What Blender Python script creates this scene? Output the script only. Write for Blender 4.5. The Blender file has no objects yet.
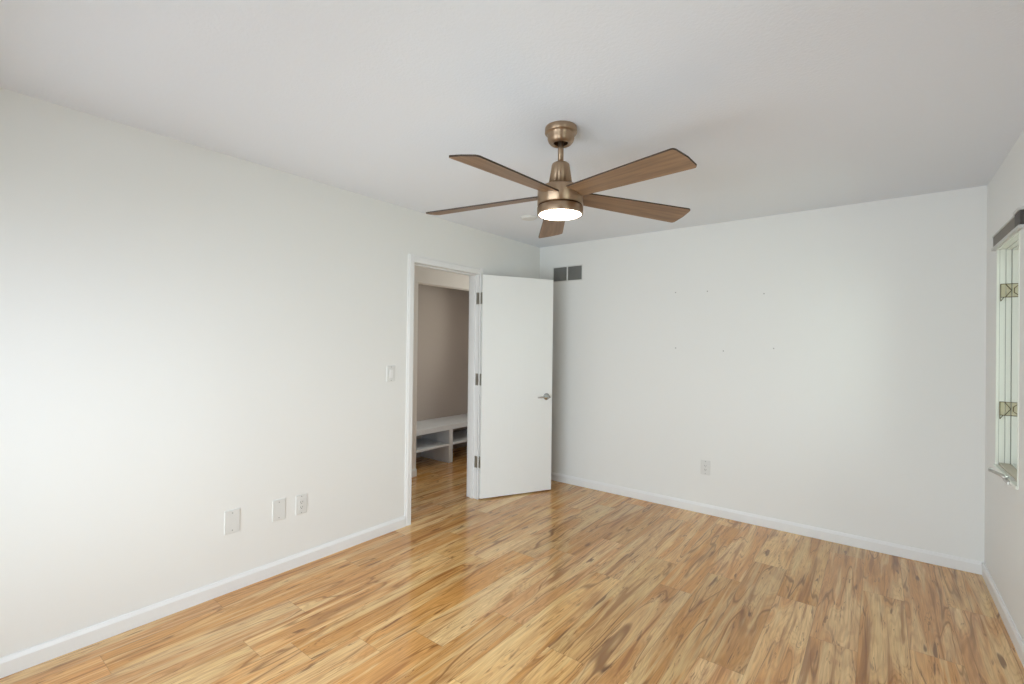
import bpy, bmesh, math, random
from mathutils import Vector, Matrix

# ---------------------------------------------------------------- camera, sky, light, exposure
sc = bpy.context.scene
COL = sc.collection
PI = math.pi

cam_data = bpy.data.cameras.new('camera')
cam_data.sensor_fit = 'HORIZONTAL'
cam_data.sensor_width = 36.0
cam_data.lens = 473.22 * 36.0 / 1024.0
cam_data.clip_start = 0.05
cam = bpy.data.objects.new('camera', cam_data)
COL.objects.link(cam)
fw = Vector((-0.61309, 0.78999, 0.00468))
rt = Vector((0.78998, 0.61301, 0.01220))
up = Vector((-0.00677, -0.01118, 0.99991))
m3 = Matrix((rt, up, -fw)).transposed()
cam.matrix_world = Matrix.Translation((0, 0, 1.4065)) @ m3.to_4x4()
sc.camera = cam

world = bpy.data.worlds.new('overcast_sky')
sc.world = world
world.use_nodes = True
wn = world.node_tree
wn.nodes.clear()
wo = wn.nodes.new('ShaderNodeOutputWorld')
bg = wn.nodes.new('ShaderNodeBackground')
bg.inputs[0].default_value = (0.82, 0.88, 1.0, 1)
bg.inputs[1].default_value = 1.6
wn.links.new(bg.outputs[0], wo.inputs[0])


def area(name, loc, direction, sx, sy, energy, color, spread=PI):
    l = bpy.data.lights.new(name, 'AREA')
    l.shape = 'RECTANGLE'
    l.size = sx
    l.size_y = sy
    l.energy = energy
    l.color = color
    l.spread = spread
    o = bpy.data.objects.new(name, l)
    COL.objects.link(o)
    o.location = loc
    o.rotation_euler = Vector(direction).to_track_quat('-Z', 'Y').to_euler()
    return o


# daylight through the room's windows; the hall one is an added fill
DAY = (0.80, 0.86, 1.0)
area('daylight_front_window', (-1.30, -0.62, 0.90), (0.0, 1, -0.40), 2.3, 1.6, 54, DAY)
area('daylight_side_window', (0.80, 0.60, 1.32), (-1, 0.15, -0.40), 1.3, 1.15, 13.5, DAY)
area('daylight_far_window', (0.86, 3.54, 1.40), (-1, -0.1, -0.1), 0.55, 1.15, 4, (0.90, 1.0, 0.94))
area('hall_fill_light', (-3.43, 5.72, 1.60), (0, -1, 0.0), 0.65, 1.1, 20, (1.0, 0.93, 0.90))  # added fill outside an invented hall window, brightens hall and closet

sc.view_settings.view_transform = 'Standard'
sc.view_settings.look = 'None'
sc.view_settings.gamma = 1.0
sc.view_settings.use_curve_mapping = False
sc.view_settings.exposure = 0.55

# ---------------------------------------------------------------- measured room
XL, XR, YB, YF, H = -2.871, 0.529, 4.166, -0.35, 2.44
XH0, XH1 = -2.986, -3.869         # hall side of left wall, far hall wall
XC = -4.48                        # back of the closet
DY0, DY1, DH = 2.437, 3.204, 2.036  # doorway, jamb to jamb


# ---------------------------------------------------------------- materials
class NT:
    def __init__(self, name):
        self.m = bpy.data.materials.new(name)
        self.m.use_nodes = True
        self.t = self.m.node_tree
        self.b = self.t.nodes['Principled BSDF']

    def n(self, typ, **kw):
        nd = self.t.nodes.new(typ)
        for k, v in kw.items():
            setattr(nd, k, v)
        return nd

    def put(self, sock, v):
        if isinstance(v, bpy.types.NodeSocket):
            self.t.links.new(v, sock)
        elif v is not None:
            sock.default_value = v

    def math(self, op, a, b=None, c=None, clamp=False):
        nd = self.n('ShaderNodeMath', operation=op)
        nd.use_clamp = clamp
        self.put(nd.inputs[0], a)
        self.put(nd.inputs[1], b)
        self.put(nd.inputs[2], c)
        return nd.outputs[0]

    def mix(self, f, a, b, blend='MIX'):
        nd = self.n('ShaderNodeMix', data_type='RGBA', blend_type=blend)
        self.put(nd.inputs[0], f)
        self.put(nd.inputs[6], a)
        self.put(nd.inputs[7], b)
        return nd.outputs[2]

    def ramp(self, f, stops, interp='LINEAR'):
        nd = self.n('ShaderNodeValToRGB')
        nd.color_ramp.interpolation = interp
        e = nd.color_ramp.elements
        while len(e) < len(stops):
            e.new(0.5)
        for i, (p, c) in enumerate(stops):
            e[i].position = p
            e[i].color = c if len(c) == 4 else (*c, 1)
        self.put(nd.inputs[0], f)
        return nd.outputs[0]

    def smooth(self, v, a, b, lo=0.0, hi=1.0):
        nd = self.n('ShaderNodeMapRange', interpolation_type='SMOOTHSTEP')
        self.put(nd.inputs[0], v)
        for i, x in enumerate((a, b, lo, hi)):
            self.put(nd.inputs[i + 1], x)
        return nd.outputs[0]

    def comb(self, x, y, z=0.0):
        nd = self.n('ShaderNodeCombineXYZ')
        for i, v in enumerate((x, y, z)):
            self.put(nd.inputs[i], v)
        return nd.outputs[0]

    def noise(self, vec, scale, detail=2, rough=0.5, dist=0.0):
        nd = self.n('ShaderNodeTexNoise')
        self.put(nd.inputs['Vector'], vec)
        nd.inputs['Scale'].default_value = scale
        nd.inputs['Detail'].default_value = detail
        nd.inputs['Roughness'].default_value = rough
        nd.inputs['Distortion'].default_value = dist
        return nd.outputs['Fac']

    def bump(self, h, strength, dist):
        nd = self.n('ShaderNodeBump')
        nd.inputs['Strength'].default_value = strength
        nd.inputs['Distance'].default_value = dist
        self.put(nd.inputs['Height'], h)
        self.t.links.new(nd.outputs[0], self.b.inputs['Normal'])

    def objco(self):
        return self.n('ShaderNodeTexCoord').outputs['Object']


def rgb(r, g, b):
    f = lambda c: ((c / 255 + 0.055) / 1.055) ** 2.4 if c > 10 else c / 255 / 12.92
    return (f(r), f(g), f(b), 1)


def paint(name, col, rough=0.6, scale=None, strength=0.15, dist=0.002, spec=0.4):
    k = NT(name)
    k.b.inputs['Base Color'].default_value = col
    k.b.inputs['Roughness'].default_value = rough
    k.b.inputs['Specular IOR Level'].default_value = spec
    if scale:
        k.bump(k.noise(k.objco(), scale, 3, 0.6), strength, dist)
    return k.m


M_wall = paint('wall_paint', rgb(236, 235, 232), 0.55, 150, 0.12, 0.0015)
M_ceil = paint('ceiling_texture', rgb(234, 237, 243), 0.8, 75, 0.35, 0.004, 0.2)
M_trim = paint('white_semi_gloss_trim', rgb(237, 236, 235), 0.28)
M_taupe = paint('taupe_closet_paint', rgb(186, 174, 166), 0.7, 150, 0.1, 0.0015)
M_hall = paint('hall_paint', rgb(238, 231, 225), 0.6, 150, 0.1, 0.0015)
M_plate = paint('white_plastic', rgb(224, 223, 220), 0.35)
M_bench = paint('bench_white_paint', rgb(232, 234, 238), 0.35)
M_smoke = paint('detector_plastic', rgb(222, 221, 218), 0.6)
M_dark = paint('dark_slot', rgb(40, 40, 38), 0.6)
M_vdark = paint('vent_duct_dark', rgb(84, 84, 81), 0.7)
M_fin = paint('vent_fin_grey', rgb(158, 157, 152), 0.5)
M_vinyl = paint('window_vinyl', rgb(236, 238, 228), 0.3)
M_cass = paint('shade_cassette_fabric', rgb(136, 131, 124), 0.8, 300, 0.3, 0.001)
M_cassdk = paint('shade_end_dark', rgb(70, 64, 60), 0.5)
M_shadetrim = paint('shade_trim', rgb(205, 204, 200), 0.4)
M_hole = paint('nail_grey', rgb(172, 170, 165), 0.5)
M_grass = paint('lawn_green', rgb(120, 140, 80), 0.95, 8, 0.5, 0.05)
M_sill = paint('sill_beige', rgb(196, 186, 168), 0.5)


def door_paint():
    k = NT('white_painted_wood_grain_door')
    co = k.objco()
    mp = k.n('ShaderNodeMapping')
    mp.inputs['Scale'].default_value = (70, 70, 2.2)
    k.put(mp.inputs['Vector'], co)
    g = k.noise(mp.outputs[0], 1.0, 5, 0.6, 0.4)
    k.b.inputs['Base Color'].default_value = rgb(240, 240, 238)
    k.b.inputs['Roughness'].default_value = 0.33
    k.bump(g, 0.35, 0.002)
    return k.m


M_door = door_paint()


def metal(name, col, rough, aniso=0.0, brushed=False):
    k = NT(name)
    k.b.inputs['Base Color'].default_value = col
    k.b.inputs['Metallic'].default_value = 1.0
    k.b.inputs['Roughness'].default_value = rough
    if brushed:
        tg = k.n('ShaderNodeTangent', direction_type='RADIAL', axis='Z')
        k.t.links.new(tg.outputs[0], k.b.inputs['Tangent'])
        k.b.inputs['Anisotropic'].default_value = 0.85
        k.b.inputs['Anisotropic Rotation'].default_value = 0.25
    return k.m


M_bronze = metal('brushed_bronze', rgb(172, 148, 124), 0.36, brushed=True)
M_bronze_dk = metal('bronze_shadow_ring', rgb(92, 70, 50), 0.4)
M_nickel = metal('satin_nickel', rgb(190, 190, 188), 0.22)
M_hinge = metal('aged_nickel_hinge', rgb(178, 176, 168), 0.5)
M_crank = metal('crank_metal', rgb(205, 204, 200), 0.35)


def floor_mat():
    k = NT('acacia_laminate_planks')
    W, L = 0.19, 1.22
    sep = k.n('ShaderNodeSeparateXYZ')
    k.put(sep.inputs[0], k.objco())
    x, y = sep.outputs[0], sep.outputs[1]
    rx = k.math('DIVIDE', k.math('ADD', x, 20.02), W)
    row = k.math('FLOOR', rx)
    wr = k.n('ShaderNodeTexWhiteNoise', noise_dimensions='1D')
    k.put(wr.inputs['W'], row)
    ry = k.math('DIVIDE', k.math('ADD', y, k.math('MULTIPLY_ADD', wr.outputs['Value'], L, 20.0)), L)
    col = k.math('FLOOR', ry)
    wp = k.n('ShaderNodeTexWhiteNoise', noise_dimensions='2D')
    k.put(wp.inputs['Vector'], k.comb(row, col))
    sc_ = k.n('ShaderNodeSeparateColor')
    k.put(sc_.inputs[0], wp.outputs['Color'])
    r1, r2, r3 = sc_.outputs[0], sc_.outputs[1], sc_.outputs[2]
    ox = k.math('MULTIPLY', r1, 60.0)
    oy = k.math('MULTIPLY', r2, 60.0)
    xs = k.math('ADD', x, ox)
    ys = k.math('ADD', y, oy)

    def stretched(sx, sy, detail, rough, dist, z=0.0):
        return k.noise(k.comb(k.math('MULTIPLY', xs, sx), k.math('MULTIPLY', ys, sy), z), 1.0, detail, rough, dist)

    n1 = stretched(9.0, 1.0, 2, 0.45, 0.55)                 # heartwood / sapwood shapes
    n2 = stretched(25.0, 1.15, 3, 0.55, 0.7, 3.0)            # streaks
    n3 = stretched(95.0, 4.0, 3, 0.6, 0.3, 7.0)            # fine grain
    n4 = stretched(34.0, 4.6, 1, 0.4, 0.5, 11.0)           # short dark figure and knots
    n5 = stretched(5.0, 0.9, 2, 0.5, 0.3, 17.0)
    shift = k.math('MULTIPLY_ADD', r3, 0.16, -0.08)
    n1s = k.math('ADD', n1, shift)
    heart = k.smooth(n1s, 0.44, 0.56)
    base = k.mix(heart, rgb(238, 203, 150), rgb(214, 163, 108))
    base = k.mix(k.smooth(n5, 0.35, 0.65, 0.0, 0.5), base, rgb(218, 164, 106))
    # growth-ring contour lines
    ring = k.math('SINE', k.math('MULTIPLY', n1, 150.0))
    ringm = k.smooth(ring, 0.1, 1.0, 0.0, 0.24)
    base = k.mix(ringm, base, rgb(158, 106, 64))
    pale = k.smooth(n2, 0.54, 0.66, 0.0, 0.60)
    base = k.mix(pale, base, rgb(242, 212, 160))
    streak = k.smooth(n2, 0.32, 0.45, 0.72, 0.0)
    base = k.mix(streak, base, rgb(146, 94, 54))
    # dark line that follows the heartwood edge
    edge = k.math('ABSOLUTE', k.math('SUBTRACT', n1s, 0.465))
    edgem = k.math('MULTIPLY', k.smooth(edge, 0.002, 0.020, 0.75, 0.0), k.smooth(n5, 0.46, 0.60))
    base = k.mix(edgem, base, rgb(112, 72, 40))
    edge2 = k.math('ABSOLUTE', k.math('SUBTRACT', n1s, 0.555))
    edgem2 = k.math('MULTIPLY', k.smooth(edge2, 0.002, 0.022, 0.7, 0.0), k.smooth(n5, 0.54, 0.40))
    base = k.mix(edgem2, base, rgb(124, 82, 46))
    # narrow dark veins that wander along the board
    vein = k.math('ABSOLUTE', k.math('SUBTRACT', n2, 0.5))
    veinm = k.math('MULTIPLY', k.smooth(vein, 0.0, 0.014, 0.75, 0.0), k.smooth(n4, 0.47, 0.58))
    base = k.mix(veinm, base, rgb(108, 70, 40))
    dash = k.smooth(n4, 0.68, 0.76, 0.0, 0.8)
    base = k.mix(dash, base, rgb(92, 60, 38))
    base = k.mix(k.smooth(n3, 0.3, 0.68, 0.42, 0.0), base, rgb(150, 102, 62))
    # plank to plank tone
    hsv = k.n('ShaderNodeHueSaturation')
    k.put(hsv.inputs['Color'], base)
    k.put(hsv.inputs['Value'], k.math('MULTIPLY_ADD', r1, 0.22, 0.90))
    k.put(hsv.inputs['Saturation'], k.math('MULTIPLY_ADD', r2, 0.10, 1.02))
    base = hsv.outputs[0]
    # joints
    fx = k.math('FRACT', rx)
    fy = k.math('FRACT', ry)
    dx = k.math('MULTIPLY', k.math('MINIMUM', fx, k.math('SUBTRACT', 1.0, fx)), W)
    dy = k.math('MULTIPLY', k.math('MINIMUM', fy, k.math('SUBTRACT', 1.0, fy)), L)
    d = k.math('MINIMUM', dx, dy)
    jm = k.smooth(d, 0.0004, 0.0018, 0.4, 0.0)
    base = k.mix(jm, base, rgb(96, 62, 40))
    k.put(k.b.inputs['Base Color'], base)
    k.put(k.b.inputs['Roughness'], k.smooth(n3, 0.2, 0.8, 0.13, 0.20))
    k.b.inputs['Specular IOR Level'].default_value = 0.7
    hgt = k.math('SUBTRACT', k.math('MULTIPLY', n3, 0.15), jm)
    k.bump(hgt, 0.05, 0.001)
    return k.m


M_floor = floor_mat()


def blade_mat():
    k = NT('walnut_fan_blade')
    mp = k.n('ShaderNodeMapping')
    mp.inputs['Scale'].default_value = (2.0, 34, 34)
    k.put(mp.inputs['Vector'], k.objco())
    n = k.noise(mp.outputs[0], 1.0, 4, 0.6, 0.5)
    k.put(k.b.inputs['Base Color'], k.ramp(n, [(0.25, rgb(106, 82, 60)), (0.5, rgb(136, 107, 80)), (0.75, rgb(158, 128, 98))]))
    k.b.inputs['Roughness'].default_value = 0.45
    return k.m


M_blade = blade_mat()
M_blade_edge = paint('blade_dark_edge', rgb(62, 48, 38), 0.5)


def emis(name, col, strength):
    k = NT(name)
    k.b.inputs['Base Color'].default_value = (0.9, 0.9, 0.88, 1)
    k.b.inputs['Emission Color'].default_value = col
    k.b.inputs['Emission Strength'].default_value = strength
    return k.m


M_lamp = emis('fan_light_diffuser', (1.0, 0.86, 0.68, 1), 9.0)


def glass():
    m = bpy.data.materials.new('window_glass')
    m.use_nodes = True
    t = m.node_tree
    t.nodes.clear()
    o = t.nodes.new('ShaderNodeOutputMaterial')
    mx = t.nodes.new('ShaderNodeMixShader')
    tr = t.nodes.new('ShaderNodeBsdfTransparent')
    tr.inputs[0].default_value = (0.95, 0.98, 0.94, 1)
    gl = t.nodes.new('ShaderNodeBsdfGlossy')
    gl.inputs['Roughness'].default_value = 0.02
    fr = t.nodes.new('ShaderNodeFresnel')
    fr.inputs[0].default_value = 1.45
    t.links.new(fr.outputs[0], mx.inputs[0])
    t.links.new(tr.outputs[0], mx.inputs[1])
    t.links.new(gl.outputs[0], mx.inputs[2])
    t.links.new(mx.outputs[0], o.inputs[0])
    return m


M_glass = glass()
M_lace = paint('lattice_beige', rgb(206, 200, 170), 0.5)
M_lacedk = paint('lattice_line_brown', rgb(110, 100, 70), 0.5)


# ---------------------------------------------------------------- mesh helpers
def bx(bm, x0, x1, y0, y1, z0, z1, mat=0):
    vs = [bm.verts.new((x, y, z)) for z in (z0, z1) for y in (y0, y1) for x in (x0, x1)]
    fs = []
    for f in ((0, 2, 3, 1), (4, 5, 7, 6), (0, 1, 5, 4), (2, 6, 7, 3), (0, 4, 6, 2), (1, 3, 7, 5)):
        fc = bm.faces.new([vs[i] for i in f])
        fc.material_index = mat
        fs.append(fc)
    return vs


def lathe(bm, prof, seg=48, mat=0, cap0=True, cap1=True, center=(0, 0)):
    """prof: list of (radius, z) from bottom to top"""
    rings = []
    for r, z in prof:
        rings.append([bm.verts.new((center[0] + r * math.cos(2 * PI * i / seg), center[1] + r * math.sin(2 * PI * i / seg), z)) for i in range(seg)])
    for a, b in zip(rings, rings[1:]):
        for i in range(seg):
            j = (i + 1) % seg
            f = bm.faces.new((a[i], a[j], b[j], b[i]))
            f.smooth = True
            f.material_index = mat
    if cap0:
        bm.faces.new(rings[0][::-1]).material_index = mat
    if cap1:
        bm.faces.new(rings[-1]).material_index = mat


def tube(bm, pts, rad, seg=12, mat=0, flat=1.0):
    """tube along pts; rad a number or list"""
    n = len(pts)
    pts = [Vector(q) for q in pts]
    rads = rad if isinstance(rad, (list, tuple)) else [rad] * n
    rings = []
    for i, q in enumerate(pts):
        t = (pts[min(i + 1, n - 1)] - pts[max(i - 1, 0)]).normalized()
        a = Vector((0, 0, 1)) if abs(t.z) < 0.9 else Vector((1, 0, 0))
        s = t.cross(a).normalized()
        b = s.cross(t).normalized()
        rings.append([bm.verts.new(q + s * rads[i] * math.cos(2 * PI * k / seg) + b * rads[i] * flat * math.sin(2 * PI * k / seg)) for k in range(seg)])
    for a, b in zip(rings, rings[1:]):
        for k in range(seg):
            j = (k + 1) % seg
            f = bm.faces.new((a[k], a[j], b[j], b[k]))
            f.smooth = True
            f.material_index = mat
    bm.faces.new(rings[0][::-1]).material_index = mat
    bm.faces.new(rings[-1]).material_index = mat


def profile(bm, pts, length, place, mat=0):
    """extrude polygon pts (a, b) along s in [0, length]; place(a, b, s) -> xyz"""
    r0 = [bm.verts.new(place(a, b, 0)) for a, b in pts]
    r1 = [bm.verts.new(place(a, b, length)) for a, b in pts]
    n = len(pts)
    for i in range(n):
        j = (i + 1) % n
        bm.faces.new((r0[i], r0[j], r1[j], r1[i])).material_index = mat
    bm.faces.new(r0[::-1]).material_index = mat
    bm.faces.new(r1).material_index = mat


def link(name, bm, mats, parent=None, bevel=0.0, seg=2, loc=None):
    bmesh.ops.recalc_face_normals(bm, faces=bm.faces[:])
    me = bpy.data.meshes.new(name)
    bm.to_mesh(me)
    bm.free()
    for m in (mats if isinstance(mats, (list, tuple)) else [mats]):
        me.materials.append(m)
    o = bpy.data.objects.new(name, me)
    COL.objects.link(o)
    if parent:
        o.parent = parent
    if loc:
        o.location = loc
    if bevel:
        md = o.modifiers.new('bevel', 'BEVEL')
        md.width = bevel
        md.segments = seg
        md.limit_method = 'ANGLE'
        md.angle_limit = math.radians(50)
    return o


def B():
    return bmesh.new()


def boxes(lst):
    bm = B()
    for b in lst:
        bx(bm, *b)
    return bm


def struct(name, bm, mats, bevel=0.0, loc=None):
    o = link(name, bm, mats, None, bevel, 2, loc)
    o['kind'] = 'structure'
    return o


def thing(name, label, cat, loc=(0, 0, 0), rz=0.0, group=None):
    o = bpy.data.objects.new(name, None)
    o.empty_display_size = 0.05
    COL.objects.link(o)
    o.location = loc
    o.rotation_euler = (0, 0, rz)
    o['label'] = label
    o['category'] = cat
    if group:
        o['group'] = group
    return o


def tag(o, label, cat, group=None):
    o['label'] = label
    o['category'] = cat
    if group:
        o['group'] = group
    return o


# ---------------------------------------------------------------- room shell
T = 0.115
struct('floor', boxes([(-4.70, XR + 0.2, YF - 0.2, 5.7, -0.06, 0.0)]), M_floor)
struct('ceiling', boxes([(-4.70, XR + 0.2, YF - 0.2, 5.7, H, H + 0.08)]), M_ceil)

RY0, RY1, RH = DY0 - 0.018, DY1 + 0.018, DH + 0.018      # rough opening
struct('wall_left', boxes([
    (XH0, XL, YF, RY0, 0, H),
    (XH0, XL, RY1, YB + T, 0, H),
    (XH0, XL, RY0, RY1, RH, H)]), M_wall)
struct('wall_back', boxes([(XL, XR + 0.17, YB, YB + T, 0, H)]), M_wall)

# right wall: small far casement opening and a large one beside the camera
WY0, WY1, WZ0, WZ1 = 3.270, 3.822, 0.755, 1.985
SY0, SY1, SZ0, SZ1 = 0.05, 1.35, 0.75, 1.98
XO = XR + 0.17
struct('wall_right', boxes([
    (XR, XO, YF, SY0, 0, H),
    (XR, XO, SY0, SY1, 0, SZ0), (XR, XO, SY0, SY1, SZ1, H),
    (XR, XO, SY1, WY0, 0, H),
    (XR, XO, WY0, WY1, 0, WZ0), (XR, XO, WY0, WY1, WZ1, H),
    (XR, XO, WY1, YB, 0, H)]), M_wall)
FX0, FX1, FZ0, FZ1 = -2.80, -0.20, 0.02, 2.08
struct('wall_front', boxes([
    (XH0, FX0, YF - 0.17, YF, 0, H),
    (FX0, FX1, YF - 0.17, YF, 0, FZ0), (FX0, FX1, YF - 0.17, YF, FZ1, H),
    (FX1, XO, YF - 0.17, YF, 0, H)]), M_wall)

# hall and closet beyond the doorway
HY0, HY1 = 1.0, 5.5
CY0, CY1, CH = 3.352, 5.2, 2.052
struct('wall_hall', boxes([
    (XH1 - T, XH1, HY0, CY0, 0, H),
    (XH1 - T, XH1, CY1, HY1, 0, H),
    (XH1 - T, XH1, CY0, CY1, CH, H)]), M_hall)
HX0, HX1, HZ0, HZ1 = -3.76, -3.10, 1.05, 2.15  # opening added in the unseen hall end to let the fill light in
struct('wall_hall_left', boxes([(XH1, XH0, HY0 - T, HY0, 0, H)]), M_hall)
struct('wall_hall_right', boxes([(XH1, HX0, HY1, HY1 + T, 0, H), (HX1, XH0, HY1, HY1 + T, 0, H),
                                 (HX0, HX1, HY1, HY1 + T, 0, HZ0), (HX0, HX1, HY1, HY1 + T, HZ1, H)]), M_hall)
struct('wall_hall_near', boxes([(XH0, XH0 + T, YB + T, HY1, 0, H)]), M_hall)
struct('wall_closet_back', boxes([(XC - T, XC, CY0 - T, CY1 + T, 0, H)]), M_taupe)
struct('wall_closet_left', boxes([(XC, XH1 - T, CY0 - T, CY0, 0, H)]), M_taupe)
struct('wall_closet_right', boxes([(XC, XH1 - T, CY1, CY1 + T, 0, H)]), M_taupe)

struct('ground_outside', boxes([(XR + 0.2, 30, -20, 30, -0.6, -0.5)]), M_grass)

# baseboards
BP = [(0, 0), (0.013, 0), (0.013, 0.060), (0.009, 0.070), (0.006, 0.078), (0, 0.078)]


def base(name, segs):
    bm = B()
    for kind, fixed, a, b in segs:
        if kind == '+x':
            profile(bm, BP, b - a, lambda p, q, s, f=fixed, a=a: (f + p, a + s, q))
        elif kind == '-x':
            profile(bm, BP, b - a, lambda p, q, s, f=fixed, a=a: (f - p, a + s, q))
        elif kind == '-y':
            profile(bm, BP, b - a, lambda p, q, s, f=fixed, a=a: (a + s, f - p, q))
        elif kind == '+y':
            profile(bm, BP, b - a, lambda p, q, s, f=fixed, a=a: (a + s, f + p, q))
    return struct(name, bm, M_trim)


CW = 0.057
base('baseboard_left', [('+x', XL, YF, DY0 - CW), ('+x', XL, DY1 + CW, YB)])
base('baseboard_back', [('-y', YB, XL + 0.013, XR - 0.013)])
base('baseboard_right', [('-x', XR, YF, YB)])
base('baseboard_front', [('+y', YF, FX1, XR - 0.013)])
base('baseboard_hall', [('+x', XH1, HY0, CY0), ('+x', XH1, CY1, HY1)])

# door casing and jamb
bm = B()
ca = [(0, 0), (0.009, 0), (0.012, 0.004), (0.012, 0.040), (0.007, 0.050), (0.007, CW), (0, CW)]
for side, xf in ((1, XL), (-1, XH0)):
    # legs: profile a = off the wall, b = away from the opening
    profile(bm, ca, DH + CW, lambda a, b, s, sd=side, xf=xf: (xf + sd * a, DY0 - 0.0 - b, s))
    profile(bm, ca, DH + CW, lambda a, b, s, sd=side, xf=xf: (xf + sd * a, DY1 + 0.0 + b, s))
    profile(bm, ca, DY1 - DY0, lambda a, b, s, sd=side, xf=xf: (xf + sd * a, DY0 + s, DH + b))
struct('trim_1', bm, M_trim)
jx0, jx1 = XH0 - 0.004, XL + 0.004
bm = boxes([(jx0, jx1, DY0 - 0.018, DY0, 0, DH), (jx0, jx1, DY1, DY1 + 0.018, 0, DH), (jx0, jx1, DY0 - 0.018, DY1 + 0.018, DH, DH + 0.018),
            # stops
            (XL - 0.078, XL - 0.042, DY0, DY0 + 0.012, 0, DH - 0.012), (XL - 0.078, XL - 0.042, DY1 - 0.012, DY1, 0, DH - 0.012),
            (XL - 0.078, XL - 0.042, DY0, DY1, DH - 0.012, DH)])
struct('trim_2', bm, M_trim, 0.0015)

# ---------------------------------------------------------------- the open door
PIV = (-2.858, 3.214)
ang = math.atan2(0.888, 0.46)
DW = 0.733
door = struct('door_1', boxes([(0.004, DW, -0.035, 0.0, 0.0, 2.020)]), M_door, 0.0015, (PIV[0], PIV[1], 0.012))
door.rotation_euler = (0, 0, ang)


def lever(side):
    """lever set on one face of the door; side -1 = face with y=-0.035"""
    yf = -0.035 if side < 0 else 0.0
    hx, hz = DW - 0.063, 0.897
    bm = B()
    # rose
    n = 28
    prof = [(0.033, 0.0), (0.033, 0.005), (0.029, 0.010), (0.018, 0.013), (0.012, 0.016), (0.0115, 0.042)]
    rings = []
    for r, d in prof:
        rings.append([bm.verts.new((hx + r * math.cos(2 * PI * i / n), yf + side * d, hz + r * math.sin(2 * PI * i / n))) for i in range(n)])
    for a, b in zip(rings, rings[1:]):
        for i in range(n):
            j = (i + 1) % n
            f = bm.faces.new((a[i], a[j], b[j], b[i]))
            f.smooth = True
    bm.faces.new(rings[-1])
    root = link('door_handle', bm, M_nickel, door)
    bm = B()
    tube(bm, [(hx + 0.012, yf + side * 0.047, hz), (hx - 0.01, yf + side * 0.049, hz), (hx - 0.05, yf + side * 0.049, hz + 0.002), (hx - 0.09, yf + side * 0.046, hz - 0.001), (hx - 0.112, yf + side * 0.038, hz - 0.003)],
         [0.0125, 0.0115, 0.0085, 0.0075, 0.006], 14)
    link('lever', bm, M_nickel, root)


lever(-1)
lever(1)
bm = boxes([(DW - 0.0005, DW + 0.001, -0.029, -0.006, 0.868, 0.926)])
link('latch_plate', bm, M_nickel, door)

for hz0, hz1 in ((1.766, 1.872), (1.030, 1.136), (0.284, 0.388)):
    bm = B()
    z0, z1 = hz0 - 0.012, hz1 - 0.012
    # door leaf on the hinge edge, knuckle, and the jamb leaf (bent round to the jamb)
    bx(bm, 0.0015, 0.004, -0.030, 0.0, z0, z1)
    nseg = 5
    for i in range(nseg):
        a = z0 + (z1 - z0) * i / nseg
        b = z0 + (z1 - z0) * (i + 1) / nseg - 0.0012
        lathe(bm, [(0.0062, a), (0.0062, b)], 14, 0, center=(-0.002, 0.004))
    # jamb leaf lies on the jamb face y = DY1, in world; bring it into door space
    R = Matrix.Rotation(-ang, 3, 'Z')
    vs = bx(bm, XL - 0.030, XL + 0.006, DY1 - 0.0025, DY1 + 0.0, z0 + 0.012, z1 + 0.012)
    for v in vs:
        w = R @ Vector((v.co.x - PIV[0], v.co.y - PIV[1], 0))
        v.co = Vector((w.x, w.y, v.co.z - 0.012))
    link('hinge', bm, M_hinge, door)


# ---------------------------------------------------------------- windows
def window(name, y0, y1, z0, z1, sashes):
    """casement window in the right wall, reveal, outer frame, sashes, glass"""
    xr0, xr1 = XR, XO
    t = 0.010
    f = 0.018
    bm = B()
    # stepped reveal: lining, inner frame, outer frame, with dark seals between
    for (xa, xb, th) in ((-0.004, 0.008, 0.010), (0.0095, 0.032, 0.009), (0.034, 0.054, 0.014), (0.0575, 0.130, 0.018)):
        bx(bm, XR + xa, XR + xb, y1 - th, y1, z0, z1)
        bx(bm, XR + xa, XR + xb, y0, y0 + th, z0, z1)
        bx(bm, XR + xa, XR + xb, y0 + th, y1 - th, z1 - th, z1)
        if xa > 0.05:
            bx(bm, XR + xa, XR + xb, y0 + th, y1 - th, z0, z0 + th)
    win = struct(name, bm, M_vinyl, 0.001)
    sl = B()
    for xa, xb in ((0.008, 0.0095), (0.032, 0.034), (0.054, 0.0575)):
        bx(sl, XR + xa, XR + xb, y1 - 0.008, y1, z0, z1)
        bx(sl, XR + xa, XR + xb, y0, y0 + 0.008, z0, z1)
        bx(sl, XR + xa, XR + xb, y0 + 0.008, y1 - 0.008, z1 - 0.008, z1)
    link('seal_strip', sl, M_fin, win)
    # sill board with a small nose
    sb = boxes([(XR - 0.012, XR + 0.055, y0 - 0.006, y1 + 0.006, z0 - 0.012, z0 + 0.004)])
    link('window_sill', sb, M_vinyl, win, 0.002)
    link('sill_ledge', boxes([(XR + 0.010, XR + 0.0545, y0 + t, y1 - t, z0 + 0.004, z0 + 0.016)]), M_sill, win)
    ya, yb = y0 + f + 0.002, y1 - f - 0.002
    w = (yb - ya) / sashes
    for i in range(sashes):
        a, b = ya + i * w, ya + (i + 1) * w
        s = 0.036
        bm = B()
        for p, q, c, d in ((a, a + s, z0 + f, z1 - f), (b - s, b, z0 + f, z1 - f), (a + s, b - s, z0 + f, z0 + f + s), (a + s, b - s, z1 - f - s, z1 - f)):
            bx(bm, XR + 0.094, XR + 0.122, p, q, c, d)
        sash = link('sash', bm, M_vinyl, win, 0.002)
        link('glass_pane', boxes([(XR + 0.106, XR + 0.110, a + s - 0.004, b - s + 0.004, z0 + f + s - 0.004, z1 - f - s + 0.004)]), M_glass, sash)
    return win


win1 = window('window_1', WY0, WY1, WZ0, WZ1, 1)
window('window_2', SY0, SY1, SZ0, SZ1, 2)

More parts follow.
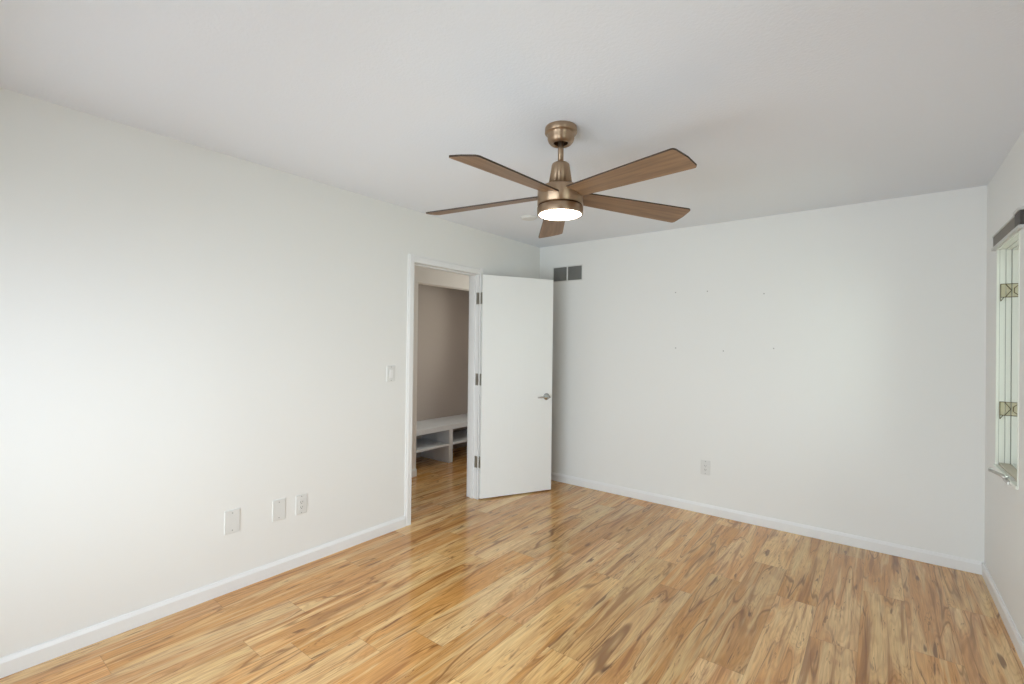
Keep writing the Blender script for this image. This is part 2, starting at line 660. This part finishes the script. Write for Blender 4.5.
# ornamental bands across the far casement frame: beige plates with brown hexagonal line work
for zc in (1.742, 1.078):
    bm = B()
    h = 0.037
    for xa, xb, th in ((0.010, 0.032, 0.010), (0.034, 0.054, 0.014), (0.0575, 0.090, 0.018)):
        yj = WY1 - th
        bx(bm, XR + xa, XR + xb, yj - 0.002, yj, zc - h, zc + h, 0)
    ym = WY1 - 0.0215

    def bar(p0, p1, r=0.0019):
        tube(bm, [(XR + p0[0], ym, p0[1]), (XR + p1[0], ym, p1[1])], r, 6, 1)
    for z in (zc - h, zc + h):
        bar((0.010, z), (0.090, z))
    bar((0.011, zc - h - 0.022), (0.011, zc + h))
    bar((0.011, zc - h - 0.022), (0.024, zc - h))
    bar((0.030, zc + h), (0.054, zc))
    bar((0.030, zc - h), (0.054, zc))
    bar((0.090, zc + h), (0.064, zc + 0.012))
    bar((0.064, zc + 0.012), (0.064, zc - 0.012))
    bar((0.064, zc - 0.012), (0.090, zc - h))
    link('ornament_band', bm, [M_lace, M_lacedk], win1)

# casement operator: body on the sill, folding crank pointing into the room
bm = B()
cx_, cy_, cz_ = XR - 0.006, 3.43, 0.752
bx(bm, XR - 0.022, XR + 0.012, cy_ - 0.055, cy_ + 0.055, cz_ - 0.016, cz_ + 0.012)
for v in bm.verts:
    if v.co.z > cz_ and v.co.x < XR - 0.01:
        v.co.z -= 0.010
crank = link('crank_body', bm, M_crank, win1, 0.004, 3)
bm = B()
tube(bm, [(XR - 0.014, 3.44, cz_ + 0.004), (XR - 0.030, 3.455, cz_ + 0.014), (XR - 0.045, 3.47, cz_ + 0.020), (XR - 0.066, 3.50, cz_ + 0.026)], [0.012, 0.011, 0.0095, 0.010], 10, 0, 0.8)
lathe(bm, [(0.006, cz_ + 0.018), (0.0075, cz_ + 0.024), (0.0075, cz_ + 0.034), (0.005, cz_ + 0.038)], 12, 0, center=(XR - 0.066, 3.50))
link('crank_handle', bm, M_crank, crank)

# window behind the camera
bm = B()
f = 0.05
yA, yB = YF - 0.12, YF - 0.05
for a, b, c, d in ((FX0, FX0 + f, FZ0, FZ1), (FX1 - f, FX1, FZ0, FZ1), (FX0 + f, FX1 - f, FZ0, FZ0 + f), (FX0 + f, FX1 - f, FZ1 - f, FZ1), (-1.53, -1.47, FZ0 + f, FZ1 - f)):
    bx(bm, a, b, yA, yB, c, d)
win3 = struct('window_3', bm, M_vinyl, 0.002)
link('glass_pane', boxes([(FX0 + f, -1.53, yA + 0.030, yA + 0.036, FZ0 + f, FZ1 - f)]), M_glass, win3)
link('glass_pane', boxes([(-1.47, FX1 - f, yA + 0.030, yA + 0.036, FZ0 + f, FZ1 - f)]), M_glass, win3)

# shade cassette over the far casement
sh = thing('window_shade', 'grey fabric shade cassette with pale trim mounted above the casement window', 'window shade', (XR, 3.55, 1.985))
Y0, Y1 = -0.36, 0.325
D1 = 0.010
bm = boxes([(-D1, 0, -0.245, Y1, 0.012, 0.074)])
link('fabric_insert', bm, M_cass, sh)
bm = boxes([(-D1 - 0.005, 0, -0.245, Y1 + 0.003, 0.074, 0.082), (-D1 - 0.008, 0, -0.245, Y1 + 0.006, -0.004, 0.012), (-D1 - 0.003, 0, Y1, Y1 + 0.003, 0.012, 0.074)])
link('trim_rail', bm, M_shadetrim, sh, 0.0015)
bm = boxes([(-D1 - 0.004, 0, Y0, -0.2455, 0.010, 0.078)])
link('end_bracket', bm, M_cassdk, sh, 0.001)
bm = boxes([(-D1 - 0.010, 0, Y0, -0.2455, 0.079, 0.092)])
link('bracket_cover', bm, M_shadetrim, sh, 0.002)
link('bracket_cover', boxes([(-D1 - 0.010, 0, Y0, -0.2455, -0.006, 0.009)]), M_shadetrim, sh, 0.002)

# ---------------------------------------------------------------- ceiling fan
FX, FY = -1.204, 1.912
fan = thing('ceiling_fan', 'five-blade ceiling fan with brushed bronze motor, brown wood blades and lit round lamp', 'ceiling fan', (FX, FY, 2.44))


def zz(prof):
    return [(r, z - 2.44) for r, z in prof]


bm = B()
lathe(bm, zz([(0.034, 2.366), (0.040, 2.360), (0.050, 2.362), (0.059, 2.372), (0.0635, 2.386), (0.0640, 2.405),
              (0.0665, 2.408), (0.0740, 2.410), (0.0765, 2.414), (0.0765, 2.434), (0.074, 2.440)]), 56, 0, cap0=False)
lathe(bm, zz([(0.034, 2.366), (0.033, 2.400)]), 56, 1, cap0=False, cap1=True)
link('canopy', bm, [M_bronze, M_bronze_dk], fan)
bm = B()
lathe(bm, zz([(0.0135, 2.262), (0.0135, 2.398)]), 32)
link('downrod', bm, M_bronze, fan)
bm = B()
lathe(bm, zz([(0.0570, 2.166), (0.0430, 2.258), (0.0405, 2.265), (0.034, 2.270), (0.014, 2.271)]), 56)
link('coupling_cover', bm, M_bronze, fan)
bm = B()
lathe(bm, zz([(0.1050, 2.068), (0.1085, 2.0715), (0.1085, 2.141), (0.1050, 2.148), (0.096, 2.153), (0.070, 2.160), (0.050, 2.168)]), 72)
lathe(bm, zz([(0.1030, 2.060), (0.1030, 2.070)]), 72, 1)
motor = link('motor_housing', bm, [M_bronze, M_bronze_dk], fan)
bm = B()
lathe(bm, zz([(0.1000, 2.024), (0.1085, 2.024), (0.1090, 2.028), (0.1090, 2.0575), (0.1060, 2.061)]), 72, 0, cap0=False)
ringo = link('light_ring', bm, M_bronze, fan)
bm = B()
lathe(bm, zz([(0.040, 2.0185), (0.080, 2.0200), (0.096, 2.0225), (0.1015, 2.0260), (0.1015, 2.034)]), 72)
link('lamp_diffuser', bm, M_lamp, fan)

# blades: outline in (u along, v across), pitched and slightly drooping
A0, PITCH, DROOP, ZB = -0.295, -0.204, 0.055, 2.120


def blade(k):
    bm = B()
    w0, w1, r0, r1 = 0.050, 0.075, 0.085, 0.692
    out = []
    side = []
    nn = 12
    for i in range(nn + 1):
        t = i / nn
        u = r0 + (r1 - 0.022 - r0) * t
        w = w0 + (w1 - w0) * (t ** 0.8)
        side.append((u, w))
    cr = 0.016
    # rounded tip corners with a gently bowed tip
    tip = []
    for i in range(7):
        a = PI / 2 * i / 6
        tip.append((r1 - 0.006 - cr + cr * math.sin(a), w1 - cr + cr * math.cos(a)))
    out = [(u, w) for u, w in side] + tip + [(r1, 0.0)] + [(u, -w) for u, w in tip[::-1]] + [(u, -w) for u, w in side[::-1]]
    th = 0.0035
    top = [bm.verts.new((u, v, th)) for u, v in out]
    bot = [bm.verts.new((u, v, -th)) for u, v in out]
    bm.faces.new(top).material_index = 0
    bm.faces.new(bot[::-1]).material_index = 0
    n = len(out)
    for i in range(n):
        j = (i + 1) % n
        bm.faces.new((top[i], bot[i], bot[j], top[j])).material_index = 1
    o = link('blade', bm, [M_blade, M_blade_edge], fan)
    a = A0 + k * 2 * PI / 5
    o.matrix_local = (Matrix.Translation((0, 0, ZB - 2.44)) @ Matrix.Rotation(a, 4, 'Z') @ Matrix.Rotation(DROOP, 4, 'Y') @ Matrix.Rotation(PITCH, 4, 'X'))
    return o


for k in range(5):
    blade(k)

# smoke detector
bm = B()
lathe(bm, [(0.045, -0.020), (0.056, -0.018), (0.060, -0.014), (0.062, -0.007), (0.066, -0.006), (0.066, 0.0)], 40)
sd = link('smoke_detector', bm, M_smoke, None, 0, 2, (-2.25, 3.10, 2.44))
tag(sd, 'small round white smoke detector on the ceiling near the doorway', 'smoke detector')


# ---------------------------------------------------------------- plates on the walls (built facing +x, then turned)
def plate(name, label, cat, loc, rz, w, h, kind):
    t = thing(name, label, cat, loc, rz)
    bm = B()
    d = 0.0045
    bx(bm, 0, d, -w / 2, w / 2, -h / 2, h / 2)
    for v in bm.verts:
        if v.co.x > 0.001:
            v.co.y *= (w - 0.008) / w
            v.co.z *= (h - 0.008) / h
    link('cover_plate', bm, M_plate, t, 0.001)
    s = []
    if kind == 'blank':
        s = [(0, 0.36 * h), (0, -0.36 * h)]
    elif kind == 'outlet':
        s = [(0, 0.42 * h), (0, -0.42 * h)]
        bm = boxes([(d - 0.001, d + 0.002, -0.0165, 0.0165, -0.033, 0.033)])
        rc = link('receptacle', bm, M_plate, t, 0.001)
        for zc in (0.016, -0.016):
            bm = boxes([(d + 0.0015, d + 0.0024, -0.0075, -0.0055, zc - 0.004, zc + 0.005), (d + 0.0015, d + 0.0024, 0.0055, 0.0075, zc - 0.004, zc + 0.005),
                        (d + 0.0015, d + 0.0024, -0.002, 0.002, zc - 0.011, zc - 0.007)])
            link('socket_slots', bm, M_dark, rc)
    elif kind == 'switch':
        s = [(0, 0.42 * h), (0, -0.42 * h)]
        bm = boxes([(d - 0.001, d + 0.0012, -0.018, 0.018, -0.035, 0.035)])
        link('switch_frame', bm, M_plate, t, 0.0008)
        bm = B()
        vs = bx(bm, d, d + 0.005, -0.0150, 0.0150, -0.031, 0.031)
        for v in vs:
            if v.co.x > d + 0.002 and v.co.z < 0:
                v.co.x -= 0.003
        link('rocker', bm, M_trim, t, 0.001)
    for (yy, z) in s:
        bm = B()
        n = 10
        r0 = [bm.verts.new((d - 0.0005, yy + 0.0032 * math.cos(2 * PI * i / n), z + 0.0032 * math.sin(2 * PI * i / n))) for i in range(n)]
        r1 = [bm.verts.new((d + 0.0010, v.co.y, v.co.z)) for v in r0]
        for i in range(n):
            bm.faces.new((r0[i], r0[(i + 1) % n], r1[(i + 1) % n], r1[i]))
        bm.faces.new(r1)
        link('screw', bm, M_fin, t)
    return t


plate('blank_wall_plate', 'blank white cover plate low on the left wall, farthest from the doorway', 'wall plate', (XL, 1.150, 0.390), 0, 0.085, 0.134, 'blank')
plate('blank_wall_plate', 'blank white cover plate low on the left wall, right beside the outlet', 'wall plate', (XL, 1.412, 0.385), 0, 0.082, 0.130, 'blank')
plate('power_outlet', 'white power outlet low on the left wall beside a blank plate', 'outlet', (XL, 1.553, 0.382), 0, 0.076, 0.122, 'outlet')
plate('light_switch', 'white rocker light switch on the left wall beside the door frame', 'light switch', (XL, 2.233, 1.176), 0, 0.080, 0.120, 'switch')
plate('power_outlet', 'white power outlet alone on the back wall just above the baseboard', 'outlet', (-1.151, YB, 0.387), -PI / 2, 0.080, 0.122, 'outlet')

# return air vent on the back wall
vt = thing('air_vent', 'white framed wall vent with two dark grey louvred panels above the open door', 'air vent', (-2.525, YB, 2.135))
VW, VH = 0.178, 0.081
bm = boxes([(-VW, VW, -0.006, 0, VH - 0.011, VH), (-VW, VW, -0.006, 0, -VH, -VH + 0.011), (-VW, -VW + 0.011, -0.006, 0, -VH + 0.011, VH - 0.011),
            (VW - 0.011, VW, -0.006, 0, -VH + 0.011, VH - 0.011), (-0.007, 0.007, -0.006, 0, -VH + 0.011, VH - 0.011)])
link('vent_frame', bm, M_plate, vt, 0.001)
link('vent_backing', boxes([(-VW + 0.011, VW - 0.011, -0.0012, -0.0002, -VH + 0.011, VH - 0.011)]), M_vdark, vt)
for a, b in ((-VW + 0.0115, -0.0075), (0.0075, VW - 0.0115)):
    bm = B()
    n = 17
    for i in range(n):
        z = -VH + 0.014 + i * (2 * VH - 0.028) / (n - 1)
        vs = bx(bm, a, b, -0.0055, -0.0015, z - 0.0012, z + 0.0012)
        for v in vs:
            if v.co.y < -0.003:
                v.co.z -= 0.003
    link('louvre_panel', bm, M_fin, vt)

# nails left in the back wall
for i, (x, z, lab) in enumerate([
        (-1.416, 1.878, 'tiny grey nail in the back wall, upper row, nearest the vent'),
        (-1.148, 1.873, 'tiny grey nail in the back wall, middle of the upper row'),
        (-0.720, 1.829, 'tiny grey nail in the back wall, upper row, nearest the window'),
        (-1.410, 1.391, 'tiny grey nail in the back wall, lower row, nearest the open door'),
        (-1.017, 1.372, 'tiny grey nail in the back wall, middle of the lower row'),
        (-0.649, 1.398, 'tiny grey nail in the back wall, lower row, nearest the window')]):
    bm = B()
    n = 10
    pr = [(0.0022, 0.001), (0.0022, -0.006), (0.0050, -0.007), (0.0050, -0.009)]
    rings = [[bm.verts.new((r * math.cos(2 * PI * j / n), d, r * math.sin(2 * PI * j / n))) for j in range(n)] for r, d in pr]
    for a, b in zip(rings, rings[1:]):
        for j in range(n):
            bm.faces.new((a[j], a[(j + 1) % n], b[(j + 1) % n], b[j]))
    bm.faces.new(rings[-1])
    o = link('nail', bm, M_hole, None, 0, 2, (x, YB, z))
    tag(o, lab, 'nail', 'nails left in the back wall')

# ---------------------------------------------------------------- bench in the closet
bn = thing('storage_bench', 'long white open-shelf storage bench built in the closet beyond the doorway', 'bench', (-4.15, 4.30, 0))
bx0, bx1 = XC + 4.15 + 0.002, 0.160
by0, by1 = CY0 - 4.30 + 0.002, CY1 - 4.30 - 0.002
link('bench_top', boxes([(bx0, bx1, by0, by1, 0.389, 0.447)]), M_bench, bn, 0.002)
legs = [(by0, by0 + 0.03), (3.961 - 4.30, 4.019 - 4.30), (by1 - 0.058, by1)]
for a, b in legs:
    link('leg', boxes([(bx0, bx1, a, b, 0, 0.389)]), M_bench, bn, 0.001)
for (a, b) in ((legs[0][1], legs[1][0]), (legs[1][1], legs[2][0])):
    link('shelf', boxes([(bx0, bx1 - 0.002, a, b, 0.204, 0.228)]), M_bench, bn, 0.001)

# invented window for the added hall fill light (out of view past the doorway)
bm = B()
f = 0.045
for a, b, c, d in ((HX0, HX0 + f, HZ0, HZ1), (HX1 - f, HX1, HZ0, HZ1), (HX0 + f, HX1 - f, HZ0, HZ0 + f), (HX0 + f, HX1 - f, HZ1 - f, HZ1)):
    bx(bm, a, b, HY1 + 0.03, HY1 + 0.09, c, d)
fill_win = struct('hall_fill_window', bm, M_vinyl, 0.002)
link('glass_pane', boxes([(HX0 + f, HX1 - f, HY1 + 0.058, HY1 + 0.064, HZ0 + f, HZ1 - f)]), M_glass, fill_win)
